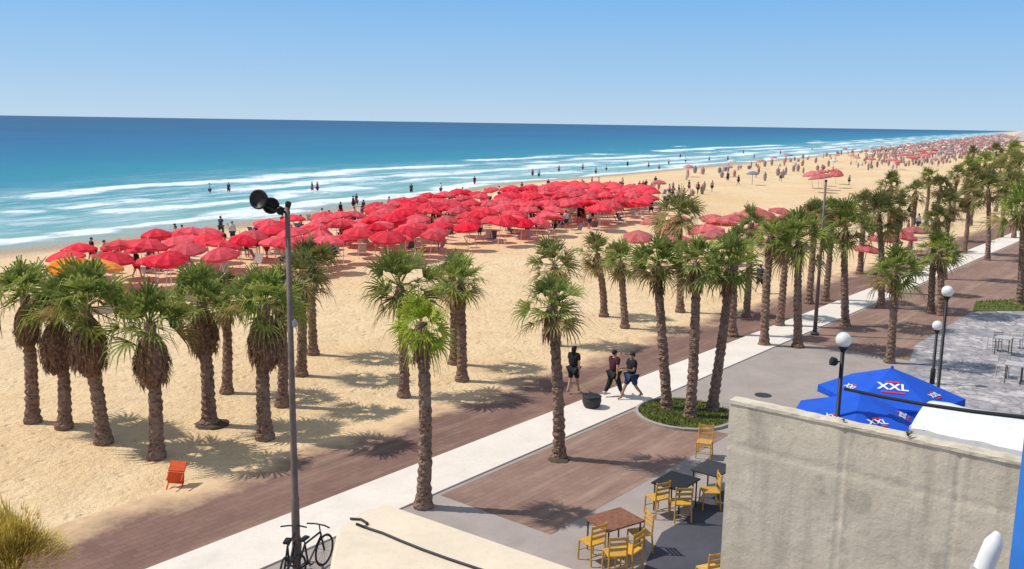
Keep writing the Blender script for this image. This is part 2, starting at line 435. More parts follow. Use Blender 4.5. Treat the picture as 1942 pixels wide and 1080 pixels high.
def grass_patch(name,pts,nblades,hgt,mat,label,zb=.08):
    bm=bmesh.new()
    vs=[bm.verts.new(p) for p in pts]; f=bm.faces.new(vs)
    bmesh.ops.recalc_face_normals(bm,faces=[f])
    xs=[p.x for p in pts]; ys=[p.y for p in pts]
    def inside(x,y):
        c=False; n=len(pts)
        for i in range(n):
            a=pts[i]; b=pts[(i+1)%n]
            if (a.y>y)!=(b.y>y) and x<(b.x-a.x)*(y-a.y)/(b.y-a.y)+a.x: c=not c
        return c
    k=0
    while k<nblades:
        x=random.uniform(min(xs),max(xs)); y=random.uniform(min(ys),max(ys))
        if not inside(x,y): continue
        k+=1; a=random.random()*PI*2; w=.022; hh=hgt*random.uniform(.5,1.2)
        dx,dy=math.cos(a)*w,math.sin(a)*w; lx,ly=random.uniform(-.06,.06),random.uniform(-.06,.06)
        bm.faces.new((bm.verts.new((x-dx,y-dy,zb)),bm.verts.new((x+dx,y+dy,zb)),bm.verts.new((x+lx,y+ly,zb+hh))))
    return tag(mk(name,bm,mat),label,'grass',kind='stuff')
c0=G(1298,790); 
ring=[Vector((c0.x+1.5*math.cos(2*PI*k/28),c0.y+1.6*math.sin(2*PI*k/28),.13)) for k in range(28)]
grass_patch('planting_bed_grass',ring,2600,.09,M['grass'],'round patch of low green grass around the three leaning palms',.12)
bm=bmesh.new(); lathe(bm,[(1.0,0.05),(1.06,.0),(1.06,.14),(1.0,.16),(.98,.10)],32)
for v in bm.verts: v.co.x*=1.55; v.co.y*=1.65
k=mk('kerb',bm,M['plaza'],loc=(c0.x,c0.y,0)); tag(k,'low round kerb edging the grass patch','kerb',kind='structure')
grass_patch('lawn_grass',[G(1845,590,.1),G(1850,572,.1),G(2050,560,.1),G(2050,588,.1)],1200,.16,M['grass'],'narrow strip of grass beside the cobbled terrace',.1)

# ---------------------------------------------------------------- palms
def crown_mesh(name,nl,seed,low=-35,droop=.35,mat=None,fanr=.70,pet=.55,oldf=.80):
    rng=random.Random(seed); bm=bmesh.new()
    for i in range(nl):
        f=i/(nl-1)
        el=math.radians(88-(88-low)*f**.9+rng.uniform(-10,10)); az=i*2.399963+rng.uniform(-.3,.3)
        fw=Vector((math.cos(az)*math.cos(el),math.sin(az)*math.cos(el),math.sin(el)))
        side=Vector((-math.sin(az),math.cos(az),0))
        rolla=rng.uniform(-.9,.9); upv=side.cross(fw)*-1
        side=(side*math.cos(rolla)+upv*math.sin(rolla)).normalized(); upv=fw.cross(side)
        p0=fw*.06; pl=pet*rng.uniform(.5,1.25); sag=droop*.22
        pm=fw*pl*.55+Vector((0,0,-sag*.2)); p1=fw*pl+Vector((0,0,-sag*.6))
        w=.018; mi=1 if (f>oldf and rng.random()<.65) else 0
        q=[bm.verts.new(x) for x in (p0-side*w,p0+side*w,pm+side*w*.8,pm-side*w*.8,p1+side*w*.6,p1-side*w*.6)]
        fs=[bm.faces.new((q[0],q[1],q[2],q[3])),bm.faces.new((q[3],q[2],q[4],q[5]))]
        nseg=12; spread=rng.uniform(60,88)
        for k in range(nseg):
            t=(k/(nseg-1)-.5)*2; an=t*math.radians(spread)
            d=(fw*math.cos(an)+side*math.sin(an)+upv*(.22*abs(t)+rng.uniform(-.06,.06))).normalized()
            L=fanr*(1-.25*abs(t))*rng.uniform(.75,1.2)
            cr=d.cross(upv).normalized()
            m1=p1+d*L*.45+Vector((0,0,-droop*.05)); m2=p1+d*L*.75+Vector((0,0,-droop*.25*L)); m3=p1+d*L*1.02+Vector((0,0,-droop*1.1*L*rng.uniform(.5,1.5)))
            wb,wm=.012,.030
            a=[bm.verts.new(p1-cr*wb),bm.verts.new(p1+cr*wb),bm.verts.new(m1+cr*wm),bm.verts.new(m1-cr*wm),bm.verts.new(m2+cr*wm*.6),bm.verts.new(m2-cr*wm*.6),bm.verts.new(m3)]
            fs+=[bm.faces.new((a[0],a[1],a[2],a[3])),bm.faces.new((a[3],a[2],a[4],a[5])),bm.faces.new((a[5],a[4],a[6]))]
        for x in fs: x.material_index=mi
    me=bpy.data.meshes.new(name); bm.to_mesh(me); bm.free(); me.materials.append(mat); me.materials.append(M['old']); return me
CR={'g':[crown_mesh('palm_crown_green',31,s,low=-40,mat=M['palm'],oldf=.78) for s in (1,2,3,4,5)],
    'b':[crown_mesh('palm_crown_bright',34,s,low=-58,droop=.5,mat=M['palmbright'],oldf=.93) for s in (11,12)],
    'd':[crown_mesh('palm_crown_olive',30,s,low=-43,mat=M['palmdark'],oldf=.62) for s in (21,22,23,24)],
    's':[crown_mesh('palm_crown_over_skirt',35,s,low=-16,droop=.45,mat=M['palm'],oldf=.85) for s in (31,32,33,34)]}
def skirt_mesh(name,seed,big):
    rng=random.Random(seed); bm=bmesh.new()
    if big:
        prof_=[(.16,-1.80),(.27,-1.62),(.39,-1.4),(.45,-1.1),(.45,-.8),(.38,-.45),(.25,-.15),(.1,0)]
        seg=18; rings=[]
        for r,z in prof_:
            rings.append([bm.verts.new((r*(1+rng.uniform(-.16,.16))*math.cos(2*PI*k/seg),r*(1+rng.uniform(-.16,.16))*math.sin(2*PI*k/seg),z+rng.uniform(-.07,.07))) for k in range(seg)])
        for i in range(len(rings)-1):
            for k in range(seg): bm.faces.new((rings[i][k],rings[i][(k+1)%seg],rings[i+1][(k+1)%seg],rings[i+1][k]))
    n=460 if big else 130
    for i in range(n):
        az=rng.uniform(0,2*PI); zz=rng.uniform(-1.45,-.05) if big else rng.uniform(-.75,.0)
        rr=.12+(.32*math.sin(PI*min(1,max(0,-zz/1.7)))**.7 if big else .02)
        o=Vector((math.cos(az)*rr,math.sin(az)*rr,zz)); L=rng.uniform(.2,.5)
        outw=rng.uniform(.0,.35) if big else rng.uniform(.1,.5)
        e=o+Vector((math.cos(az)*outw*L,math.sin(az)*outw*L,-L)); m=(o+e)/2+Vector((math.cos(az),math.sin(az),0))*.06
        s=Vector((-math.sin(az),math.cos(az),0))*rng.uniform(.015,.04)
        a=[bm.verts.new(x) for x in (o-s*.5,o+s*.5,m+s,m-s,e)]
        bm.faces.new(a[:4]); bm.faces.new((a[3],a[2],a[4]))
    me=bpy.data.meshes.new(name); bm.to_mesh(me); bm.free(); me.materials.append(M['dead']); return me
SK_B=[skirt_mesh('dead_skirt_full',s,True) for s in (1,2,3)]
SK_S=[skirt_mesh('dead_skirt_thin',s,False) for s in (4,5,6)]
pc=[0]
def palm(bx,by,cx,cy,rp,kind,skirt,label,group=None):
    i=pc[0]; pc[0]+=1; rng=random.Random(100+i)
    b=G(bx,by,.02)
    top=at_depth(cx,cy,b.y); top.y+=rng.uniform(-.15,.15)
    rw=rp*b.y/F; sc=max(.6,rw/1.02)
    t=thing('palm_tree',label,'palm tree',b,0,group)
    T=top-b; H=T.z
    n=max(14,int(H/.11)) if b.y<70 else 14
    tr=rng.uniform(.165,.195)
    if skirt: tr*=1.1
    pts=[];rad=[]
    wob=Vector((rng.uniform(-.08,.08),rng.uniform(-.08,.08),0))
    for k in range(n+1):
        f=k/n
        bend=Vector((T.x*(f**1.35),T.y*(f**1.35),-.1*(f==0)+H*f*.985))+wob*math.sin(PI*f)
        pts.append(bend); rad.append(tr*(1.4-.4*min(1,f*9) if f<.12 else 1.0)*(1.06-.3*f)*(1+(.10 if k%2 else -.07)*rng.uniform(.5,1.4)))
    bm=bmesh.new(); tube(bm,pts,rad,12)
    for v in bm.verts: v.co+=Vector((rng.uniform(-1,1),rng.uniform(-1,1),rng.uniform(-1,1)))*.016
    mk('trunk',bm,M['trunk'],t)
    me=rng.choice(CR['s' if skirt else kind])
    cr=link_mesh('crown',me,t,T+Vector((0,0,-.12)),rng.uniform(0,6.28),(sc,sc,sc*rng.uniform(.95,1.12)))
    cr.rotation_euler=(rng.uniform(-.12,.12),rng.uniform(-.12,.12),cr.rotation_euler[2])
    if skirt>0:
        wsk=(.62+.45*skirt)
        link_mesh('dead_frond_skirt',rng.choice(SK_B),t,T+Vector((0,0,-.36)),rng.uniform(0,6.28),(wsk*rng.uniform(.95,1.1),wsk*rng.uniform(.9,1.1),.70+.26*skirt))
    else:
        link_mesh('dead_frond_skirt',rng.choice(SK_S),t,T+Vector((0,0,-.15)),rng.uniform(0,6.28),(1.0,1.0,1.0))
    return t
PALMS=[
(62,800,50,555,82,'g',.35,'palm tree nearest the left edge of the picture on the sand'),
(122,812,103,590,64,'d',.8,'palm with shaggy brown skirt, second from the left edge'),
(197,840,165,575,102,'g',1.15,'largest bearded palm with wide crown and thick brown skirt, third from the left'),
(297,868,280,610,84,'g',.75,'palm standing forward of the left group with pale spiky crown, fourth from the left'),
(397,805,380,570,84,'g',.6,'bearded palm on a dark soil mound in the left group'),
(430,745,424,560,66,'d',0,'slim palm just behind the bearded palm on the soil mound'),
(503,832,500,575,82,'g',.95,'bearded palm directly left of the tall lamp post'),
(535,770,530,560,66,'d',0,'palm half hidden behind the bearded palm by the lamp post'),
(571,712,572,525,62,'d',0,'olive palm directly right of the tall lamp post'),
(594,672,590,500,60,'d',0,'rearmost palm of the cluster right of the lamp post'),
(766,752,757,540,78,'g',0,'wide palm behind the bright green foreground palm'),
(803,965,798,608,66,'b',0,'bright yellow green palm beside the pale strip, nearest to the camera'),
(876,722,872,530,64,'g',0,'palm on the sand in the middle of the picture right of the bright palm'),
(862,690,858,520,50,'d',0,'thin palm touching the middle sand palm from behind'),
(1060,872,1046,575,70,'g',0,'palm in a round paving pit next to the three walking people'),
(1054,655,1052,500,58,'d',0,'palm on the sand hidden behind the one in the round pit'),
(1145,600,1133,480,45,'d',0,'left one of two small palms alone on the open sand'),
(1185,622,1176,492,45,'g',0,'right one of two small palms alone on the open sand'),
(1265,780,1247,495,66,'g',0,'left palm of the three growing from the round grass patch'),
(1308,795,1322,495,62,'g',0,'middle palm of the three growing from the round grass patch'),
(1350,783,1386,500,68,'g',0,'right leaning palm of the three growing from the round grass patch'),
(1290,592,1286,405,52,'d',0,'tall olive palm behind the trio, rising over the parasols'),
(1513,660,1515,455,64,'g',0,'palm on the promenade left of the thin tall pole'),
(1687,690,1697,510,58,'g',0,'palm directly behind the blue parasols'),
(1603,620,1605,430,58,'g',0,'palm on the promenade right of the thin tall pole'),
(1670,586,1668,405,52,'d',0,'palm behind the strip, third right of the thin tall pole'),
(1785,600,1783,475,46,'g',0,'palm beside the black globe lamps'),
(1932,580,1937,395,60,'g',0,'palm at the right edge of the picture by the grass strip'),
(1872,495,1876,358,44,'d',0,'palm right of the far promenade end, near the right edge'),
]
for a in PALMS: palm(*a)
far=[(1398,452,34),(1425,422,38),(1462,444,36),(1492,432,34),(1545,408,38),(1578,400,34),(1640,385,32),(1690,352,29),(1735,362,27),(1704,392,31),(1783,354,27),(1803,388,32),(1838,370,30),(1908,354,30),(1838,320,23),(1868,308,23),(1898,324,26),(1918,302,26),(1850,336,25),(1762,334,22),(1815,330,22),(1935,322,34),(1925,284,19),(1890,288,18),(1780,412,32),(1845,292,17),(1930,350,28)]
for x,y,r in far:
    b=G(x,y,random.uniform(4.6,5.2)); b.z=.02
    bx,by=proj(b)
    lab='distant palm in the dense row along the far right of the promenade' if x>1600 else 'palm in the middle distance among the faded parasols behind the promenade'
    palm(bx+random.uniform(-4,4),by,x,y,r,random.choice('gdd'),0,lab,'far palms of the promenade' if x>1600 else 'middle distance palms behind the promenade')
def mound(px,py,r,label):
    p=G(px,py,0); bm=bmesh.new(); lathe(bm,[(r,-.05),(r*.95,.04),(r*.7,.08),(.25,.12),(.1,.13)],20,jit=.12)
    tag(mk('soil_mound',bm,M['soil'],loc=(p.x,p.y,0),smooth=True),label,'soil',kind='structure')
mound(402,806,.55,'dark soil mound under the palm'); mound(1060,876,.42,'dark soil in the round paving pit'); mound(1513,661,.4,'dark soil pit')

# ---------------------------------------------------------------- parasols on the beach
def parasol_canopy(n=8,r=1.10,h=.38,val=.15):
    bm=bmesh.new(); rings=[]
    zs=[(0.02,h),(.35,h*.80),(.7,h*.45),(1.0,0)]
    for fr,z in zs:
        rg=[]
        for k in range(n*2):
            a=2*PI*k/(n*2); dd=1 if k%2==0 else (1-.10*fr)
            rg.append(bm.verts.new((r*fr*dd*math.cos(a),r*fr*dd*math.sin(a),z-(0 if k%2==0 else .08*fr)+random.uniform(-.02,.02))))
        rings.append(rg)
    rg=[]
    for k in range(n*2):
        a=2*PI*k/(n*2); dd=1 if k%2==0 else .90
        rg.append(bm.verts.new((r*dd*1.01*math.cos(a),r*dd*1.01*math.sin(a),-val-random.uniform(0,.07))))
    rings.append(rg)
    for i in range(len(rings)-1):
        for k in range(n*2): bm.faces.new((rings[i][k],rings[i+1][k],rings[i+1][(k+1)%(n*2)],rings[i][(k+1)%(n*2)]))
    bm.faces.new(rings[0]); return bm
def mkpar(mat,name,label,group):
    t=thing(name,label,'parasol',(0,0,0),0,group)
    cb=parasol_canopy(); bmesh.ops.translate(cb,vec=(0,0,1.9),verts=cb.verts); mk('canopy',cb,mat,t)
    bm=bmesh.new(); tube(bm,[(0,0,-.1),(0,0,2.36)],.025,8); mk('pole',bm,M['white'],t)
    return t
first={}
def parasol(kind,x,y,z=0,label='',group=None,sc=1.0):
    mats={'r':M['red'],'p':M['pink'],'o':M['orangef'],'b':M['bluef'],'w':M['white']}
    nm='beach_parasol'
    if kind not in first:
        t=mkpar(mats[kind],nm,label,group); first[kind]=t; t.location=(x,y,z); t.rotation_euler=(0,0,random.random()*6); 
    else:
        t=dup(first[kind],(x,y,z),random.random()*6,label); 
        if group: t['group']=group
        elif 'group' in t: del t['group']
    sx_=sc*random.uniform(.84,1.14)
    t.scale=(sx_,sx_,sc*random.uniform(.84,1.12)); 
    t.rotation_euler=(random.uniform(-.2,.2),random.uniform(-.2,.2),t.rotation_euler[2])
    return t
def pip(pt,poly):
    x,y=pt; c=False; n=len(poly)
    for i in range(n):
        x1,y1=poly[i]; x2,y2=poly[(i+1)%n]
        if (y1>y)!=(y2>y) and x<(x2-x1)*(y-y1)/(y2-y1)+x1: c=not c
    return c
def region(poly,sp,keep,z=2.2,jit=.7):
    out=[]
    ps=[G(x,y,z) for x,y in poly]
    us=[p.dot(sd) for p in ps]; vs=[p.dot(sn) for p in ps]
    u=min(us); row=0
    while u<max(us):
        v=min(vs)+(sp/2 if row%2 else 0)
        while v<max(vs):
            p=sd*(u+random.uniform(-jit,jit))+sn*(v+random.uniform(-jit,jit)); q=Vector((p.x,p.y,z))
            px=proj(q)
            if pip(px,poly) and random.random()<keep(px): out.append(Vector((p.x,p.y,0)))
            v+=sp
        u+=sp*.9; row+=1
    return out
poly1=[(85,466),(180,452),(300,432),(430,430),(560,408),(700,385),(830,363),(960,350),(1080,343),(1160,344),(1240,352),(1240,376),(1180,390),(1090,400),(980,413),(880,428),(780,439),(650,450),(450,480),(340,492),(200,486),(120,477)]
def keep1(p):
    n=noise.noise(Vector((p[0]*.014,p[1]*.04,1.3)))
    if p[0]<560: return 0.97 if n>-.06 else .22
    return .98 if n>-.26 else .5
P1=region(poly1,2.08,keep1,jit=.85)
poly2=[(1195,450),(1225,425),(1300,405),(1400,398),(1500,390),(1590,398),(1600,416),(1450,438),(1250,456)]
P2=region(poly2,3.0,lambda p:.7)
P1.sort(key=lambda p:p.y)
near=P1[:250]; rest=P1[250:]
random.shuffle(near)
for i,p in enumerate(near):
    parasol('r',p.x,p.y,0,'red beach parasol in the packed field of parasols between the sand and the sea','red parasols packed near the water')
if rest:
    bm=bmesh.new()
    for p in rest:
        s_=random.uniform(.9,1.15); lathe(bm,[(1.1*s_,1.75),(1.1*s_,1.9),(.75*s_,2.08),(.35*s_,2.22),(.03,2.3)],12,(p.x,p.y,0),jit=.06); lathe(bm,[(.025,0),(.025,2.2)],6,(p.x,p.y,0))
    tag(mk('far_parasol_mass',bm,M['red']),'farthest edge of the packed red parasol field','parasols',kind='stuff')
for p in P2[:26]:
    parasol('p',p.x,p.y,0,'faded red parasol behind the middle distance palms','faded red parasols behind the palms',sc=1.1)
for k,(x,y) in enumerate([(132,499),(176,490)]):
    p=G(x,y,2.3); parasol('o',p.x,p.y,0,['left one of two orange parasols above the left palms','right one of two orange parasols above the left palms'][k],sc=1.15)
p=G(310,478,2.3); parasol('b',p.x,p.y,0,'single navy blue parasol among the red ones on the left')
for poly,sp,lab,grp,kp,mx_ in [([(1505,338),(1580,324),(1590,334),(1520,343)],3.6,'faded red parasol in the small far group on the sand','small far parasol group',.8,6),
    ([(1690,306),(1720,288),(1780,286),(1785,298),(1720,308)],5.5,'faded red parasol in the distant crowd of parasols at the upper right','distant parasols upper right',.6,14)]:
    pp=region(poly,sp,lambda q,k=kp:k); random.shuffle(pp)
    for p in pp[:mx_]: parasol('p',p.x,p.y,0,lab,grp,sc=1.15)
for k,(x,y) in enumerate([(1640,455),(1700,436),(1735,430),(1675,448)]):
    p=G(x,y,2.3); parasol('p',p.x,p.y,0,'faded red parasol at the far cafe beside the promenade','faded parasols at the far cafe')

# ---------------------------------------------------------------- beach chairs
def lounger(mat,label,group):
    t=thing('beach_chair',label,'beach chair',(0,0,0),0,group)
    bm=bmesh.new(); box(bm,0,.1,.3,.55,.75,.035,bev=.012); mk('seat',bm,mat,t)
    bm=bmesh.new(); box(bm,0,-.42,.56,.55,.035,.7,Matrix.Rotation(.5,3,'X'),bev=.012); mk('backrest',bm,mat,t)
    for sx in (-1,1):
        for sy in (-.25,.42):
            bm=bmesh.new(); tube(bm,[(sx*.27,sy,0),(sx*.27,sy,.32)],.018,6); mk('leg',bm,M['white'],t)
    return t
los=[lounger(M['lounge'],'pale low beach chair in the shade of the red parasols','pale beach chairs under the red parasols'),lounger(M['sling2'],'dark low beach chair in the shade of the red parasols','dark beach chairs under the red parasols')]
poly3=[(90,500),(200,518),(450,512),(640,490),(880,464),(1100,432),(1250,400),(1330,362),(1250,347),(1000,355),(700,398),(560,415),(300,450),(100,485)]
QQ=region(poly3,2.8,lambda q:.85,z=0.5,jit=1.3); QQ.sort(key=lambda p:p.y+random.uniform(-25,25))
for i,p in enumerate(QQ[:210]):
    q=(p.x,p.y,0); a=random.random()*6.28
    if i<2: los[i].location=q; los[i].rotation_euler=(0,0,a)
    else: dup(los[i%2],q,a)

# ---------------------------------------------------------------- people
def skin_mesh(name,verts,edges,radii,mat,root=0,sub=1):
    me=bpy.data.meshes.new(name+'_sk'); me.from_pydata([tuple(v) for v in verts],edges,[])
    o=bpy.data.objects.new('tmp',me); C.objects.link(o)
    o.modifiers.new('s','SKIN'); 
    sk=me.skin_vertices[0].data
    for i,r in enumerate(radii):
        rr=r if isinstance(r,tuple) else (r,r); sk[i].radius=rr; sk[i].use_root=(i==root)
    m=o.modifiers.new('b','SUBSURF'); m.levels=sub
    dg=bpy.context.evaluated_depsgraph_get(); dg.update()
    out=bpy.data.meshes.new_from_object(o.evaluated_get(dg)); out.name=name
    bpy.data.objects.remove(o); out.materials.clear(); out.materials.append(mat)
    for p in out.polygons: p.use_smooth=True
    return out
def person_meshes(mat_skin,shirt,shorts,stride=.0,arms=((.0,.0),(.0,.0)),fingers=False,long_pants=False,hairlong=False):
    V=[];E=[];RD=[]
    def add(p,r,par=None):
        V.append(Vector(p)); RD.append(r)
        if par is not None: E.append((par,len(V)-1))
        return len(V)-1
    pel=add((0,0,.94),(.135,.095)); sp=add((0,0,1.14),(.105,.08),pel); ch=add((0,0,1.34),(.13,.09),sp)
    nk=add((0,0,1.49),.052,ch); h1=add((0,.015,1.56),.075,nk); h2=add((0,.015,1.64),.088,h1); h3=add((0,.0,1.71),.06,h2)
    J={}
    for i,s in enumerate((-1,1)):
        sh=add((s*.175,0,1.425),.052,ch)
        sw,bd=arms[i]
        el=add((s*.235,math.sin(sw)*.29,1.425-math.cos(sw)*.29),.042,sh)
        e=V[el]; wr=add((s*.245,e.y+math.sin(sw+bd)*.25,e.z-math.cos(sw+bd)*.25),.027,el)
        w=V[wr]; dr=Vector((0,math.sin(sw+bd),-math.cos(sw+bd)))
        pa=add(w+dr*.06,(.035,.02),wr)
        if fingers:
            for k,(o,L) in enumerate(((-.027,.065),(-.009,.08),(.009,.075),(.026,.058))):
                b=add(w+dr*.10+Vector((0,o,0)),.0095,pa); m=add(V[b]+dr*L*.55,.009,b); add(V[m]+dr*L*.4+Vector((-s*.02,0,0)),.007,m)
            th=add(w+dr*.045+Vector((-s*.02,.035,0)),.011,pa); add(V[th]+dr*.05+Vector((0,.012,0)),.009,th)
        J['sh%d'%i]=V[sh];J['el%d'%i]=V[el];J['wr%d'%i]=V[wr]
        st=stride*s
        hp=add((s*.095,0,.88),.085,pel)
        kn=add((s*.10,.42*math.sin(st)+.03,.88-.42*math.cos(st)),.06,hp)
        K=V[kn]; a2=st-(.35 if st<0 else .02)*min(1,abs(stride)*3)
        an=add((s*.10,K.y+.39*math.sin(a2),max(.075,K.z-.39*math.cos(a2))),.038,kn)
        A=V[an]; add((A.x,A.y-.03,A.z-.04),.035,an); add((A.x,A.y+.14,max(.03,A.z-.05)),(.04,.026),an)
        J['hp%d'%i]=V[hp];J['kn%d'%i]=K;J['an%d'%i]=A
    lo_=min(v.z for v in V)-.03
    body=skin_mesh('body',V,E,RD,mat_skin,0,2 if fingers else 1)
    V2=[Vector((0,0,.93)),Vector((0,0,1.14)),Vector((0,0,1.34)),Vector((0,0,1.45))]; E2=[(0,1),(1,2),(2,3)];R2=[(.20,.16),(.19,.15),(.21,.155),(.11,.09)]
    for i in (0,1):
        V2.append(J['sh%d'%i]); E2.append((2,len(V2)-1)); R2.append(.09)
        V2.append(J['sh%d'%i].lerp(J['el%d'%i],.7)); E2.append((len(V2)-2,len(V2)-1)); R2.append(.072)
    sh_=skin_mesh('shirt',V2,E2,R2,shirt,0,1)
    V3=[Vector((0,0,.93))]; E3=[]; R3=[(.195,.155)]
    for i in (0,1):
        V3.append(J['hp%d'%i]); E3.append((0,len(V3)-1)); R3.append(.13)
        V3.append(J['hp%d'%i].lerp(J['kn%d'%i],.85 if not long_pants else 1)); E3.append((len(V3)-2,len(V3)-1)); R3.append(.10)
        if long_pants:
            V3.append(J['kn%d'%i].lerp(J['an%d'%i],.85)); E3.append((len(V3)-2,len(V3)-1)); R3.append(.068)
    so=skin_mesh('shorts',V3,E3,R3,shorts,0,1)
    bm=bmesh.new(); bmesh.ops.create_icosphere(bm,subdivisions=2,radius=1)
    for v in bm.verts:
        n=v.co.copy(); v.co=Vector((n.x*.098,n.y*.108-.012,n.z*.105+1.655))
        if n.z<-.1 and n.y>-.2: v.co=Vector((n.x*.06,n.y*.06-.02,1.65))
        if hairlong and n.z<-.3 and n.y<0: v.co.z-=.14; v.co.y-=.02
    hm=bpy.data.meshes.new('hair'); bm.to_mesh(hm); bm.free(); hm.materials.append(M['hair'])
    for p in hm.polygons: p.use_smooth=True
    return body,sh_,so,hm,lo_
def person(ms,loc,rz,label,group=None,lower='shorts'):
    t=thing('person',label,'person',(loc[0],loc[1],loc[2]-max(0,ms[4])),rz,group)
    link_mesh('body',ms[0],t); link_mesh('shirt',ms[1],t); link_mesh(lower,ms[2],t); link_mesh('hair',ms[3],t)
    return t
pA=person_meshes(M['skin'],M['clothblack'],M['clothblack'],stride=.22,arms=((.2,.4),(-.2,.3)),fingers=True,hairlong=True)
pB=person_meshes(M['skin'],M['clothdark'],M['clothblack'],stride=.38,arms=((.35,.4),(-.35,.25)),fingers=True,long_pants=True)
pC=person_meshes(M['skin'],M['clothblack'],M['clothblue'],stride=.42,arms=((.3,1.5),(.2,1.4)),fingers=True)
a=math.atan2(PD.y,PD.x)-PI/2
person(pA,G(1087,745,.05),a+.1,'person in black top and black shorts, left of the three walking on the promenade')
person(pB,G(1163,752,.08),a-.15,'person in dark maroon shirt and long black trousers, middle of the three walkers',lower='trousers')
person(pC,G(1196,757,.10),a+PI-.4,'person in black top and navy shorts with bent arms, right of the three walkers')
pv=[person_meshes(M['skin'],[M['clothwhite'],M['clothblue'],M['clothblack'],M['clothred'],M['skin']][k],[M['clothblue'],M['clothblack'],M['clothred'],M['clothblack'],M['clothblue']][k],stride=[.1,.35,.25,0,.2][k],arms=[((.1,.2),(-.1,.2)),((.3,.4),(-.3,.3)),((.2,1.5),(-.2,.2)),((0,.1),(0,.1)),((.2,.3),(0,.6))][k]) for k in range(5)]
person(pv[1],G(1440,556,.03),a,'lone distant person walking on the brick path near the far palms')
for k,(x,y) in enumerate([(398,366),(434,364),(592,362),(602,362),(836,364),(670,392),(676,388)]):
    p=G(x,y,-.3)
    person(pv[k%4],(p.x,p.y,-.75),random.random()*6,['bather standing in the shallow water, leftmost of all bathers','bather in the shallows, second from the left','left one of two bathers close together in the white wash','right one of two bathers close together in the white wash','bather at the water edge right of the pair in the wash','left one of two bathers at the water edge behind the parasols','right one of two bathers at the water edge behind the parasols'][k])
for (x,y) in [(1010,334),(1022,336),(1060,326),(1105,322),(1150,324),(1190,316),(1230,318),(1268,312),(1300,308),(1345,305),(1380,304),(1430,300),(1480,293),(1250,322),(900,350),(780,366),(1130,330),(1290,300),(1410,292),(1540,284)]:
    p=G(x,y,-.3); person(random.choice(pv),(p.x,p.y,-.7),random.random()*6,'tiny bather in the surf beyond the parasols','tiny bathers in the far surf')
PP=region(poly3,3.9,lambda q:.8,z=0.5,jit=2)
random.shuffle(PP)
for i,p in enumerate(PP[:120]):
    person(random.choice(pv),(p.x,p.y,0),random.random()*6,'beachgoer standing among the red parasols','beachgoers among the red parasols')
for (x,y) in [(1690,450),(1705,448),(1720,455),(1740,440),(1755,446),(1650,470),(1835,430),(1618,300),(1560,330),(1610,352),(1480,345),(1400,352),(1380,345),(1350,365)]:
    person(random.choice(pv),G(x,y,0.05),random.random()*6,'small distant beachgoer beyond the palms' ,'small distant people beyond the palms')
# far crowd that reads as one mass
bm=bmesh.new(); 
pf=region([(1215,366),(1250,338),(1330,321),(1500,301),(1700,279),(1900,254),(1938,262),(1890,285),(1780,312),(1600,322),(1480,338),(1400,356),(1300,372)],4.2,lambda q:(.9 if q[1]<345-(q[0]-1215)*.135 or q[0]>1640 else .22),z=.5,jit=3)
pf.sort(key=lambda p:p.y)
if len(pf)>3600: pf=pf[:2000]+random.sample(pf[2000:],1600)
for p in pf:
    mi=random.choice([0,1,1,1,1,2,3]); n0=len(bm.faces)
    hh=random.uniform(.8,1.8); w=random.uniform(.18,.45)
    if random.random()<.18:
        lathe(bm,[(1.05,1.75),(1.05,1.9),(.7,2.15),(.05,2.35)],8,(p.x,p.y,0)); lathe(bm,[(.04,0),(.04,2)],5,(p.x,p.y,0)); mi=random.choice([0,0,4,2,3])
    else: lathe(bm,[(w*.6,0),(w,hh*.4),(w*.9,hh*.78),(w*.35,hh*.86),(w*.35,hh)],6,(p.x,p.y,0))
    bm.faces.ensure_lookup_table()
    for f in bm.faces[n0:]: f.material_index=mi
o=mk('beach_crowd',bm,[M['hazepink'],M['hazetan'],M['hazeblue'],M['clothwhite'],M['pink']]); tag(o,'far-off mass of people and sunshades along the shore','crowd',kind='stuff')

# ---------------------------------------------------------------- tall lamp post
b=G(563,1078,.1); 
t=thing('tall_lamp_post','tall rust grey pole with round dark floodlights on top, bicycles at its foot','lamp post',b)
topz=at_depth(541,402,b.y).z
bm=bmesh.new(); tube(bm,[(0,0,0),(0,0,1.6),(0,0,1.62),(0,0,3.5),(0,0,topz)],[.09,.088,.073,.068,.05],14); mk('pole',bm,M['polegrey'],t,smooth=True)
bm=bmesh.new(); tube(bm,[(0.05,0,topz-.12),(-.25,0,topz-.08),(-.5,0,topz+.05)],.03,8); tube(bm,[(-.1,.15,topz-.05),(-.1,-.15,topz-.05)],.025,8); mk('bracket',bm,M['black'],t)
def flood(x,y,z,r,dx,dy,dz):
    bm=bmesh.new(); lathe(bm,[(r*.3,-.16),(r*.75,-.10),(r,0),(r,.05),(r*.85,.06),(r*.8,.02)],20)
    rot=Vector((0,0,1)).rotation_difference(Vector((dx,dy,dz)).normalized()).to_matrix().to_4x4()
    bmesh.ops.transform(bm,matrix=Matrix.Translation((x,y,z))@rot,verts=bm.verts)
    return mk('floodlight',bm,M['black'],t,smooth=True)
flood(-.55,-.02,topz+.14,.20,-.3,-.9,.1); flood(-.34,.05,topz+.02,.17,.3,-.9,-.2); flood(-.1,-.15,topz-.06,.08,.2,-.9,-.2); flood(.02,.0,topz+.04,.06,.2,-.2,.9)
bm=bmesh.new(); box(bm,.10,-.05,at_depth(556,622,b.y).z,.10,.1,.15,bev=.02); mk('junction_box',bm,M['lounge'],t)
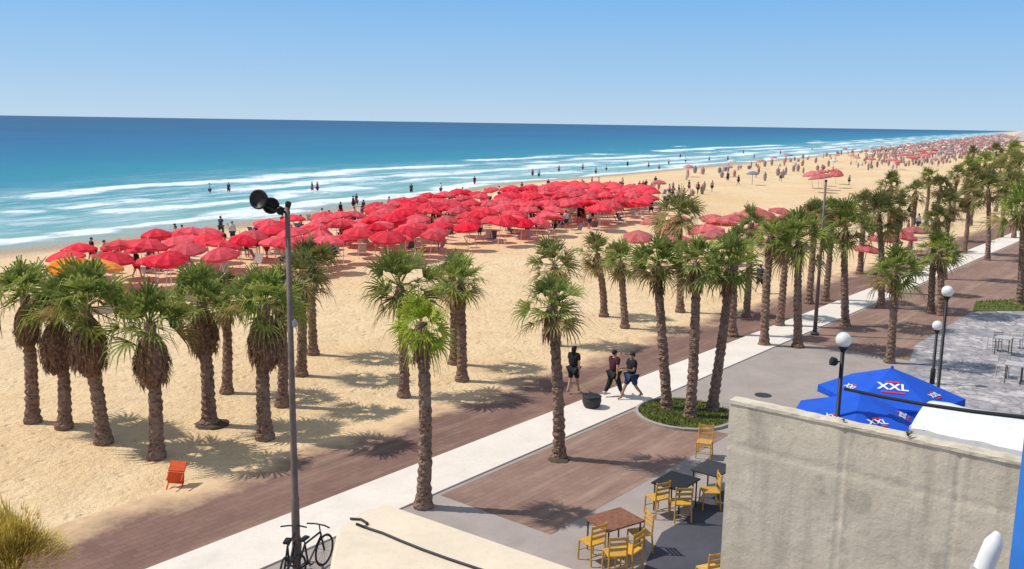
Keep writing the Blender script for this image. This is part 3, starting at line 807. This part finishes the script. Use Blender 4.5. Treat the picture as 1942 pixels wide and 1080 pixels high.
# thin tall pole
b=G(1545,634,.1); t=thing('tall_pole','thin grey pole rising between the middle palms','pole',b); tz=at_depth(1557,345,b.y)-b
bm=bmesh.new(); tube(bm,[(0,0,0),(0,0,tz.z)],[.10,.05],10); mk('shaft',bm,M['polegrey'],t,smooth=True)
bm=bmesh.new(); lathe(bm,[(.2,0),(.2,.05),(.12,.1)],12); mk('base_plate',bm,M['dark'],t)
bm=bmesh.new(); lathe(bm,[(.05,0),(.07,.02),(.05,.1)],10,(0,0,tz.z)); mk('cap',bm,M['dark'],t)

# globe lamps
def globe_lamp(gx,gy,base_depth,label,extra=False):
    top=at_depth(gx,gy,base_depth); t=thing('globe_lamp',label,'lamp',(top.x,top.y,.06)); z=top.z-.06
    bm=bmesh.new(); tube(bm,[(0,0,0),(0,0,.6),(0,0,.62),(0,0,z-.2)],[.09,.09,.055,.05],12); mk('post',bm,M['black'],t,smooth=True)
    bm=bmesh.new(); bmesh.ops.create_uvsphere(bm,u_segments=20,v_segments=14,radius=.19,matrix=Matrix.Translation((0,0,z))); mk('globe',bm,M['globe'],t,smooth=True)
    bm=bmesh.new(); lathe(bm,[(.05,z-.3),(.11,z-.2),(.12,z-.15),(.10,z-.14)],14); mk('collar',bm,M['black'],t)
    if extra:
        bm=bmesh.new(); lathe(bm,[(.04,-.1),(.1,-.05),(.11,.07),(.09,.08)],12)
        bmesh.ops.transform(bm,matrix=Matrix.Translation((-.2,0,z-.55))@Matrix.Rotation(-1.3,4,'Y'),verts=bm.verts); mk('spotlight',bm,M['black'],t)
        bm=bmesh.new(); tube(bm,[(0,0,z-.55),(-.18,0,z-.55)],.02,6); mk('bracket',bm,M['black'],t)
    return top
gl=globe_lamp(1600,645,22.0,'black lamp with white globe standing behind the concrete wall',True)
globe_lamp(1797,553,30.0,'taller black lamp with white globe right of the blue parasols')
globe_lamp(1778,618,34.0,'shorter black lamp with white globe behind the blue parasols')
p0=at_depth(1603,738,22.0); p1=at_depth(1960,794,15.5)
bm=bmesh.new(); tube(bm,[p0,p0.lerp(p1,.25)+Vector((0,0,-.05)),p0.lerp(p1,.5)+Vector((0,0,-.07)),p0.lerp(p1,.75)+Vector((0,0,-.05)),p1],.04,8)
t=thing('cable_boom','black bar running from the globe lamp across the white canopy','bar',(0,0,0)); mk('bar',bm,M['black'],t)
bm=bmesh.new(); tube(bm,[(p1.x,p1.y,0),(p1.x,p1.y,p1.z+.1)],.05,8); mk('support',bm,M['black'],t)

# ---------------------------------------------------------------- blue parasols with lettering
def blue_parasol(ax,ay,az,r,label,rot,logos):
    p=G(ax,ay,az); t=thing('cafe_parasol',label,'parasol',(p.x,p.y,.06),rot); H=az-.06; h=.66; n=6
    bm=bmesh.new(); apex=bm.verts.new((0,0,H)); rings=[]
    for fr in (.33,.66,1.0):
        rg=[]
        for k in range(n):
            a=2*PI*(k+.5)/n; rg.append(bm.verts.new((r*fr*math.cos(a),r*fr*math.sin(a),H-h*fr)))
        rings.append(rg)
    for k in range(n): bm.faces.new((apex,rings[0][k-1],rings[0][k]))
    for i in range(2):
        for k in range(n): bm.faces.new((rings[i][k-1],rings[i+1][k-1],rings[i+1][k],rings[i][k]))
    rim=rings[-1]
    low=[]
    for k in range(n):
        v=rim[k]; low.append(bm.verts.new((v.co.x*1.005,v.co.y*1.005,v.co.z-.2)))
    for k in range(n):
        a_=rim[k-1].co; b_=rim[k].co; mid=bm.verts.new(((a_.x+b_.x)/2*.985,(a_.y+b_.y)/2*.985,a_.z-.15))
        bm.faces.new((rim[k-1],low[k-1],mid,low[k],rim[k]))
    mk('canopy',bm,M['blue'],t)
    bm=bmesh.new(); tube(bm,[(0,0,0),(0,0,H-.02)],.035,10); mk('pole',bm,M['white'],t)
    bm=bmesh.new(); lathe(bm,[(.35,0),(.35,.08),(.08,.12)],16); mk('base',bm,M['dark'],t)
    bm=bmesh.new(); lathe(bm,[(.03,0),(.05,.02),(.02,.06)],10,(0,0,H)); mk('finial',bm,M['blue'],t)
    ri=r*math.cos(PI/n); slope=math.atan2(h,ri)
    for k,size,d in logos:
        a=2*PI*k/n
        cu=bpy.data.curves.new('txt','FONT'); cu.body='XXL'; cu.size=size; cu.align_x='CENTER'; cu.align_y='CENTER'; cu.extrude=.003; cu.offset=.012*size/.4
        cu.space_character=1.05
        o=bpy.data.objects.new('t',cu); C.objects.link(o)
        dg=bpy.context.evaluated_depsgraph_get(); me=bpy.data.meshes.new_from_object(o.evaluated_get(dg)); bpy.data.objects.remove(o)
        me.materials.clear(); me.materials.append(M['white'])
        out=Vector((math.cos(a),math.sin(a),0)); ups=(-out*math.cos(slope)+Vector((0,0,math.sin(slope)))).normalized()
        tang=Vector((-math.sin(a),math.cos(a),0)); nrm=tang.cross(ups)
        if nrm.z<0: tang=-tang; nrm=-nrm
        mm=Matrix((tang,ups,nrm)).transposed().to_4x4()
        c=out*ri*d+Vector((0,0,H-h*d))+nrm*.014
        me.transform(Matrix.Translation(c)@mm)
        link_mesh('lettering',me,t)
        for oy,wd in ((-.62,1.5),(.56,.9)):
            bm=bmesh.new(); box(bm,0,oy*size,0,size*wd,size*.16,.006,bev=.002); bmesh.ops.transform(bm,matrix=Matrix.Translation(c)@mm,verts=bm.verts); mk('red_stripe',bm,M['redtrim'],t)
    return t
camdir=math.atan2(-24,-9.5)
blue_parasol(1692,698,3.28,1.85,'upper bright blue parasol with a compact white and red XXL logo facing the street',camdir+.05,[(0,.38,.50),(1,.22,.74),(5,.22,.74),(3,.3,.6)])
blue_parasol(1632,746,2.98,1.80,'lower bright blue parasol with small white XXL lettering just behind the concrete wall',camdir+.45,[(0,.24,.66),(1,.24,.66),(5,.22,.7),(3,.3,.6)])
# white canopy
pl=G(1725,812,2.9); uu,vv=UV(pl)
t=thing('white_canopy','white fabric canopy behind the right end of the concrete wall','canopy',W(uu+1.2,vv-2.2,.06),PANG)
z=2.84; bm=bmesh.new()
nx,ny=8,12; gr=[]
for i in range(nx+1):
    gr.append([bm.verts.new((-1.2+2.5*i/nx,2.2-4.6*j/ny,z+.30*math.sin(PI*i/nx)+.03*math.sin(j*2.1))) for j in range(ny+1)])
for i in range(nx):
    for j in range(ny): bm.faces.new((gr[i][j],gr[i][j+1],gr[i+1][j+1],gr[i+1][j]))
mk('fabric',bm,M['white'],t,smooth=True)
bm=bmesh.new()
box(bm,-1.2,-.1,z-.12,.02,4.6,.24); box(bm,.05,2.2,z-.06,2.5,.02,.2)
mk('valance',bm,M['white'],t)
for sx,sy in ((-1.15,2.15),(1.25,2.15),(-1.15,-2.35),(1.25,-2.35)):
    bm=bmesh.new(); tube(bm,[(sx,sy,0),(sx,sy,z)],.035,8); mk('leg',bm,M['white'],t)

# ---------------------------------------------------------------- concrete wall
WZ=5.0
pl=G(1384,761,WZ); uw,vw=UV(pl)
t=thing('concrete_wall','raw stained concrete wall filling the lower right of the picture','wall',W(uw,vw,0),PANG)
Lw=5.6
bm=bmesh.new()
ny,nz=120,80; grid=[]
sm=(42,78,104)
for i in range(ny+1):
    row=[]
    for j in range(nz+1):
        yy=-Lw*i/ny; zz=(WZ-.01)*j/nz
        d=.010*noise.noise(Vector((yy*.9,zz*.9,4)))+.004*noise.noise(Vector((yy*5,zz*5,1)))
        if i in sm: d+=.022
        if j==68: d+=.014
        row.append(bm.verts.new((d,yy,zz)))
    grid.append(row)
for i in range(ny):
    for j in range(nz): bm.faces.new((grid[i][j],grid[i+1][j],grid[i+1][j+1],grid[i][j+1]))
bmesh.ops.recalc_face_normals(bm,faces=bm.faces)
mk('face',bm,M['wall'],t,smooth=True)
bm=bmesh.new(); box(bm,.14,-Lw/2,WZ/2-.01,.2,Lw-.01,WZ-.04); mk('core',bm,M['wall'],t)
bm=bmesh.new(); n=40; rows_=[]
for i in range(n+1):
    yy=-Lw*i/n+.005; jz=random.uniform(-.008,.012)
    rows_.append([bm.verts.new((xx,yy,zz)) for xx,zz in ((-.022+random.uniform(-.004,.004),WZ-.03),(-.022+random.uniform(-.004,.006),WZ+.02+jz),(.25,WZ+.025+jz),(.25,WZ-.03))])
for i in range(n):
    for j in range(4): bm.faces.new((rows_[i][j],rows_[i][(j+1)%4],rows_[i+1][(j+1)%4],rows_[i+1][j]))
bm.faces.new(rows_[0]); bm.faces.new(rows_[-1]); bmesh.ops.recalc_face_normals(bm,faces=bm.faces)
mk('coping',bm,M['wall'],t)
def twig(px,py,sz,label):
    q=G(px,py,WZ+.03); t=thing('weed_sprig',label,'plant',q)
    bm=bmesh.new()
    for i in range(14):
        a=random.random()*6.28; L=sz*random.uniform(.5,1.2); e=Vector((math.cos(a)*L*.7,math.sin(a)*L*.7,L*random.uniform(.3,1)))
        s=Vector((-math.sin(a),math.cos(a),0))*.012; m=e*.5+Vector((0,0,.02))
        v=[bm.verts.new(x) for x in (Vector((0,0,0)),m+s,e,m-s)]; bm.faces.new(v)
    mk('leaves',bm,M['palmdark'],t); bm=bmesh.new(); tube(bm,[(0,0,-.02),(0,0,sz*.5)],.004,5); mk('stem',bm,M['dead'],t)
twig(1722,829,.16,'larger weed sprig sprouting from the top of the concrete wall'); twig(1600,800,.08,'tiny weed sprig on the wall top below the globe lamp')
# blue post and white roll at right edge
b=at_depth(1950,1080,7.0)
t=thing('blue_post','bright blue painted post at the right edge','post',(b.x+.03,7.0,0),.2)
tp=at_depth(1948,770,7.0).z
bm=bmesh.new(); box(bm,0,0,tp/2,.24,.24,tp,bev=.01); mk('shaft',bm,M['bluepaint'],t)
bm=bmesh.new(); box(bm,0,0,tp+.02,.28,.28,.04,bev=.01); mk('cap',bm,M['bluepaint'],t)
q0=at_depth(1893,1010,7.6); q1=at_depth(1845,1130,7.6); dv=(q0-q1)
t=thing('white_roll','white rounded roll leaning beside the blue post','fabric roll',q1-dv*2)
pts=[];rad=[]
for k in range(20):
    f=k/19; pts.append(dv*3.0*f); rad.append(.105*(1-.25*f) if f<.93 else .08*math.sqrt(max(.02,1-((f-.93)/.075)**2)))
bm=bmesh.new(); tube(bm,pts,rad,14); mk('fabric',bm,M['white'],t,smooth=True)
bm=bmesh.new(); tube(bm,[dv*2.35,dv*2.42],.102,14); mk('tie_band',bm,M['lounge'],t)

# ---------------------------------------------------------------- beige flat roof kiosk
RZ=3.1
pts=[G(x,y,RZ) for x,y in ((735,955),(680,972),(640,1002),(628,1060),(610,1180),(820,1330),(1290,1145),(1080,1074))]
ctr=sum(pts,Vector())/len(pts)
t=thing('kiosk','flat beige roofed kiosk at the bottom centre with a dark cable on its roof','kiosk',(ctr.x,ctr.y,0))
loc=[p-Vector((ctr.x,ctr.y,0)) for p in pts]
def prism(bm,poly,z0,z1):
    a=[bm.verts.new((p.x,p.y,z0)) for p in poly]; b_=[bm.verts.new((p.x,p.y,z1)) for p in poly]
    n=len(poly)
    bm.faces.new(a); bm.faces.new(b_[::-1])
    for i in range(n): bm.faces.new((a[i],b_[i],b_[(i+1)%n],a[(i+1)%n]))
    bmesh.ops.recalc_face_normals(bm,faces=bm.faces)
bm=bmesh.new(); prism(bm,loc,RZ-.32,RZ); bmesh.ops.bevel(bm,geom=list(bm.edges),offset=.05,segments=3,affect='EDGES'); mk('roof',bm,M['roof'],t)
bm=bmesh.new(); prism(bm,[p*.86 for p in loc],0.06,RZ-.33); mk('wall',bm,M['wall'],t)
cb=[G(x,y,RZ+.022)-Vector((ctr.x,ctr.y,0)) for x,y in ((664,984),(684,985),(697,993),(690,1000),(676,994),(700,1003),(725,1011),(760,1026),(800,1042),(850,1060),(910,1080),(990,1106))]
bm=bmesh.new(); tube(bm,cb,.022,8); mk('roof_cable',bm,M['dark'],t,smooth=True)

# ---------------------------------------------------------------- bicycles
def bicycle(px,py,rz,label):
    p=G(px,py,.1); t=thing('bicycle',label,'bicycle',p,rz)
    for wx in (-.52,.52):
        bm=bmesh.new(); torus(bm,.33,.022,center=(wx,0,.35),n=28); wh=mk('wheel',bm,M['black'],t)
        bm=bmesh.new(); torus(bm,.305,.01,center=(wx,0,.35),n=28,m=4); mk('rim',bm,M['dark'],wh)
        bm=bmesh.new()
        for k in range(12):
            a=2*PI*k/12; tube(bm,[(wx,0,.35),(wx+.3*math.cos(a),0,.35+.3*math.sin(a))],.003,4)
        mk('spokes',bm,M['dark'],wh)
    bm=bmesh.new(); A=(-.52,0,.35);B=(-.1,0,.32);S=(-.2,0,.8);Hd=(.38,0,.82);Fk=(.52,0,.35)
    for a_,b_ in ((A,B),(B,S),(A,S),(S,Hd),(B,(.4,0,.72)),(Hd,Fk)): tube(bm,[a_,b_],.022,7)
    tube(bm,[Hd,(.35,0,.98)],.015,7); mk('frame',bm,M['black'],t)
    bm=bmesh.new(); tube(bm,[(.3,-.28,1.0),(.36,-.12,1.0),(.36,.12,1.0),(.3,.28,1.0)],.017,7); mk('handlebar',bm,M['black'],t)
    bm=bmesh.new(); box(bm,-.22,0,.93,.26,.14,.05,bev=.02); tube(bm,[(-.2,0,.8),(-.22,0,.92)],.014,6); mk('saddle',bm,M['black'],t)
    bm=bmesh.new(); box(bm,-.1,.09,.32,.17,.02,.02); box(bm,-.1,-.09,.32,.17,.02,.02); tube(bm,[(-.1,-.1,.32),(-.1,.1,.32)],.02,8); mk('crank',bm,M['dark'],t)
bicycle(552,1096,1.55,'black bicycle leaning on the left side of the tall lamp post'); bicycle(590,1092,1.2,'black bicycle on the right side of the tall lamp post')

# ---------------------------------------------------------------- cafe furniture
def chair(px,py,rz,label,mat=None):
    p=G(px,py,.08); mat=mat or M['yellow']; t=thing('cafe_chair',label,'chair',p,rz)
    bm=bmesh.new(); box(bm,0,0,.45,.44,.44,.035,bev=.012); mk('seat',bm,mat,t)
    bm=bmesh.new(); 
    for z in (.62,.74,.86): box(bm,0,-.22,z,.42,.025,.07,bev=.008)
    mk('backrest',bm,mat,t)
    for sx in (-1,1):
        bm=bmesh.new(); tube(bm,[(sx*.21,-.24,0),(sx*.2,-.2,.45),(sx*.2,-.23,.92)],.02,7); mk('leg',bm,mat,t)
        bm=bmesh.new(); tube(bm,[(sx*.21,.22,0),(sx*.2,.2,.45)],.02,7); mk('leg',bm,mat,t)
    bm=bmesh.new()
    for sy in (-.21,.21): tube(bm,[(-.2,sy,.2),(.2,sy,.2)],.012,6)
    mk('stretcher',bm,mat,t)
def table(px,py,w,rz,mat,label):
    p=G(px,py,.82); t=thing('cafe_table',label,'table',(p.x,p.y,.08),rz)
    bm=bmesh.new()
    box(bm,0,0,.73,w,w*.8,.04,bev=.01)
    mk('tabletop',bm,mat,t)
    for sx in (-1,1):
        for sy in (-1,1):
            bm=bmesh.new(); tube(bm,[(sx*w*.42,sy*w*.33,0),(sx*w*.42,sy*w*.33,.71)],.02,6); mk('leg',bm,M['dark'],t)
table(1165,985,1.1,PANG-.3,M['brownwood'],'brown wooden table nearest the beige kiosk roof')
chair(1122,1062,.6,'yellow chair left of the brown table'); chair(1165,1085,.2,'yellow chair in front of the brown table, cut by the picture bottom')
chair(1212,1045,1.9,'yellow chair right of the brown table'); chair(1192,1078,.9,'yellow chair at the front right corner of the brown table')
table(1282,912,1.05,PANG,M['black'],'black topped table beyond the brown one')
chair(1245,975,.5,'yellow chair at the left of the black topped table'); chair(1290,985,.1,'yellow chair in front of the black topped table')
chair(1345,962,1.6,'yellow chair between the black topped table and the wall')
chair(1335,866,2.8,'lone yellow chair by the wall near the round grass patch')
chair(1345,1118,.4,'yellow chair against the foot of the wall at the picture bottom')
table(1352,888,1.0,PANG,M['dark'],'dark table tucked against the left end of the wall')
p=G(1122,772,.1); t=thing('litter_bin','low dark round bin on the pale strip beside the walkers','bin',p)
bm=bmesh.new(); lathe(bm,[(.2,0),(.28,.05),(.33,.22),(.31,.38),(.26,.42),(.24,.36)],20); mk('bowl',bm,M['dark'],t,smooth=True)
bm=bmesh.new(); lathe(bm,[(.315,.36),(.335,.38),(.32,.4)],20); mk('rim',bm,M['black'],t)
p=G(1447,750,.062); bm=bmesh.new(); lathe(bm,[(.30,0),(.30,.012),(.26,.012),(.25,.006),(.05,.006)],28)
tag(mk('manhole_cover',bm,M['dark'],loc=p),'dark round manhole cover on the grey paving above the wall','manhole cover')
p=G(330,932,0); t=thing('tipped_chair','small orange red plastic chair lying tipped over on the sand','chair',p,.5)
rt=Matrix.Rotation(-1.15,4,'X')@Matrix.Rotation(.35,4,'Y')
bm=bmesh.new(); box(bm,0,0,.28,.42,.4,.05,bev=.015); bmesh.ops.transform(bm,matrix=Matrix.Translation((0,0,.16))@rt,verts=bm.verts); mk('seat',bm,M['orange'],t)
bm=bmesh.new(); box(bm,0,-.2,.5,.42,.04,.4,bev=.015); bmesh.ops.transform(bm,matrix=Matrix.Translation((0,0,.16))@rt,verts=bm.verts); mk('backrest',bm,M['orange'],t)
for sx in (-1,1):
    for sy in (-1,1):
        bm=bmesh.new(); tube(bm,[(sx*.18,sy*.17,0),(sx*.18,sy*.17,.27)],.02,6); bmesh.ops.transform(bm,matrix=Matrix.Translation((0,0,.16))@rt,verts=bm.verts); mk('leg',bm,M['orange'],t)

for k,(x,y) in enumerate([(1905,640),(1925,690)]):
    table(x,y,.8,PANG+.1*k,M['dullwhite'],['pale table on the cobbled terrace, farther of two','pale table on the terrace nearest the right edge'][k])
for k,(x,y) in enumerate([(1885,665),(1925,660),(1900,715)]):
    chair(x,y,k*1.3,['pale chair left of the farther terrace table','pale chair right of the farther terrace table','pale chair left of the terrace table at the right edge'][k],M['dullwhite'])

# feathery bush bottom left
p=at_depth(24,1100,16.0); t=thing('feathery_shrub','yellow green feathery shrub in the bottom left corner','shrub',(p.x-.1,16.0,0))
zt=at_depth(28,965,16.0).z
bm=bmesh.new()
rng=random.Random(5)
for i in range(9000):
    a=rng.random()*6.28; ph=math.acos(rng.uniform(-.2,1)); R0=rng.uniform(.10,.85)**.7
    lob=1+.25*math.sin(3*a+1)+.15*math.sin(5*ph)
    o=Vector((math.sin(ph)*math.cos(a)*R0*.95*lob,math.sin(ph)*math.sin(a)*R0*.95*lob,zt-1.0+math.cos(ph)*R0*.85*lob))
    d=(Vector((math.sin(ph)*math.cos(a),math.sin(ph)*math.sin(a),math.cos(ph)+.5))+Vector((rng.uniform(-.5,.5),rng.uniform(-.5,.5),rng.uniform(-.3,.5)))).normalized()
    L=rng.uniform(.12,.30); s=d.cross(Vector((0,0,1))).normalized()*.011
    bm.faces.new([bm.verts.new(x) for x in (o-s,o+s,o+d*L)])
mk('foliage',bm,M['drygrass'],t)
bm=bmesh.new()
for k in range(9):
    a=k*.7; tube(bm,[(0,0,0),(math.cos(a)*.2,math.sin(a)*.2,zt*.5),(math.cos(a)*.5,math.sin(a)*.5,zt-.6)],[.04,.03,.012],6)
mk('stem',bm,M['dead'],t)

# ---------------------------------------------------------------- light, sky, camera
el=math.radians(52); dx,dy=-1.0,.14
l=math.hypot(dx,dy); sv_=Vector((dx/l*math.cos(el),dy/l*math.cos(el),math.sin(el)))
ld=bpy.data.lights.new('sun','SUN'); ld.energy=4.0; ld.angle=math.radians(.6); ld.color=(1,.95,.87)
lo_=bpy.data.objects.new('sun',ld); C.objects.link(lo_); lo_.rotation_euler=sv_.to_track_quat('Z','Y').to_euler()
w=bpy.data.worlds.new('World'); scene.world=w; w.use_nodes=True; nt=w.node_tree
bg=nt.nodes['Background']; sky=nt.nodes.new('ShaderNodeTexSky'); sky.sky_type='NISHITA'; sky.sun_disc=False
sky.sun_elevation=el; sky.sun_rotation=math.atan2(dx,dy); sky.dust_density=.3; sky.ozone_density=2; sky.air_density=1.0
tc=nt.nodes.new('ShaderNodeTexCoord'); sx=nt.nodes.new('ShaderNodeSeparateXYZ'); nt.links.new(tc.outputs['Generated'],sx.inputs[0])
rp=nt.nodes.new('ShaderNodeValToRGB'); nt.links.new(sx.outputs[2],rp.inputs[0])
e=rp.color_ramp.elements; e[0].position=0; e[0].color=(5.0,6.9,8.8,1); e[1].position=1; e[1].color=(4.2,4.7,5.6,1)
for ps,cl in ((.045,(3.7,6.0,8.8,1)),(.14,(1.9,4.7,8.7,1)),(.35,(3.4,4.5,6.4,1))):
    x_=e.new(ps); x_.color=cl
mx=nt.nodes.new('ShaderNodeMix'); mx.data_type='RGBA'; mx.inputs[0].default_value=.9
nt.links.new(sky.outputs[0],mx.inputs[6]); nt.links.new(rp.outputs[0],mx.inputs[7]); nt.links.new(mx.outputs[2],bg.inputs[0]); bg.inputs[1].default_value=.1
cd=bpy.data.cameras.new('camera'); cam=bpy.data.objects.new('camera',cd); C.objects.link(cam)
cd.sensor_width=36; cd.lens=F/1942*36; cd.clip_end=200000; cd.clip_start=.1
cam.matrix_world=Matrix.Translation(CAM)@R.to_4x4()
scene.camera=cam
scene.view_settings.view_transform='Standard'; scene.view_settings.look='None'; scene.view_settings.exposure=0
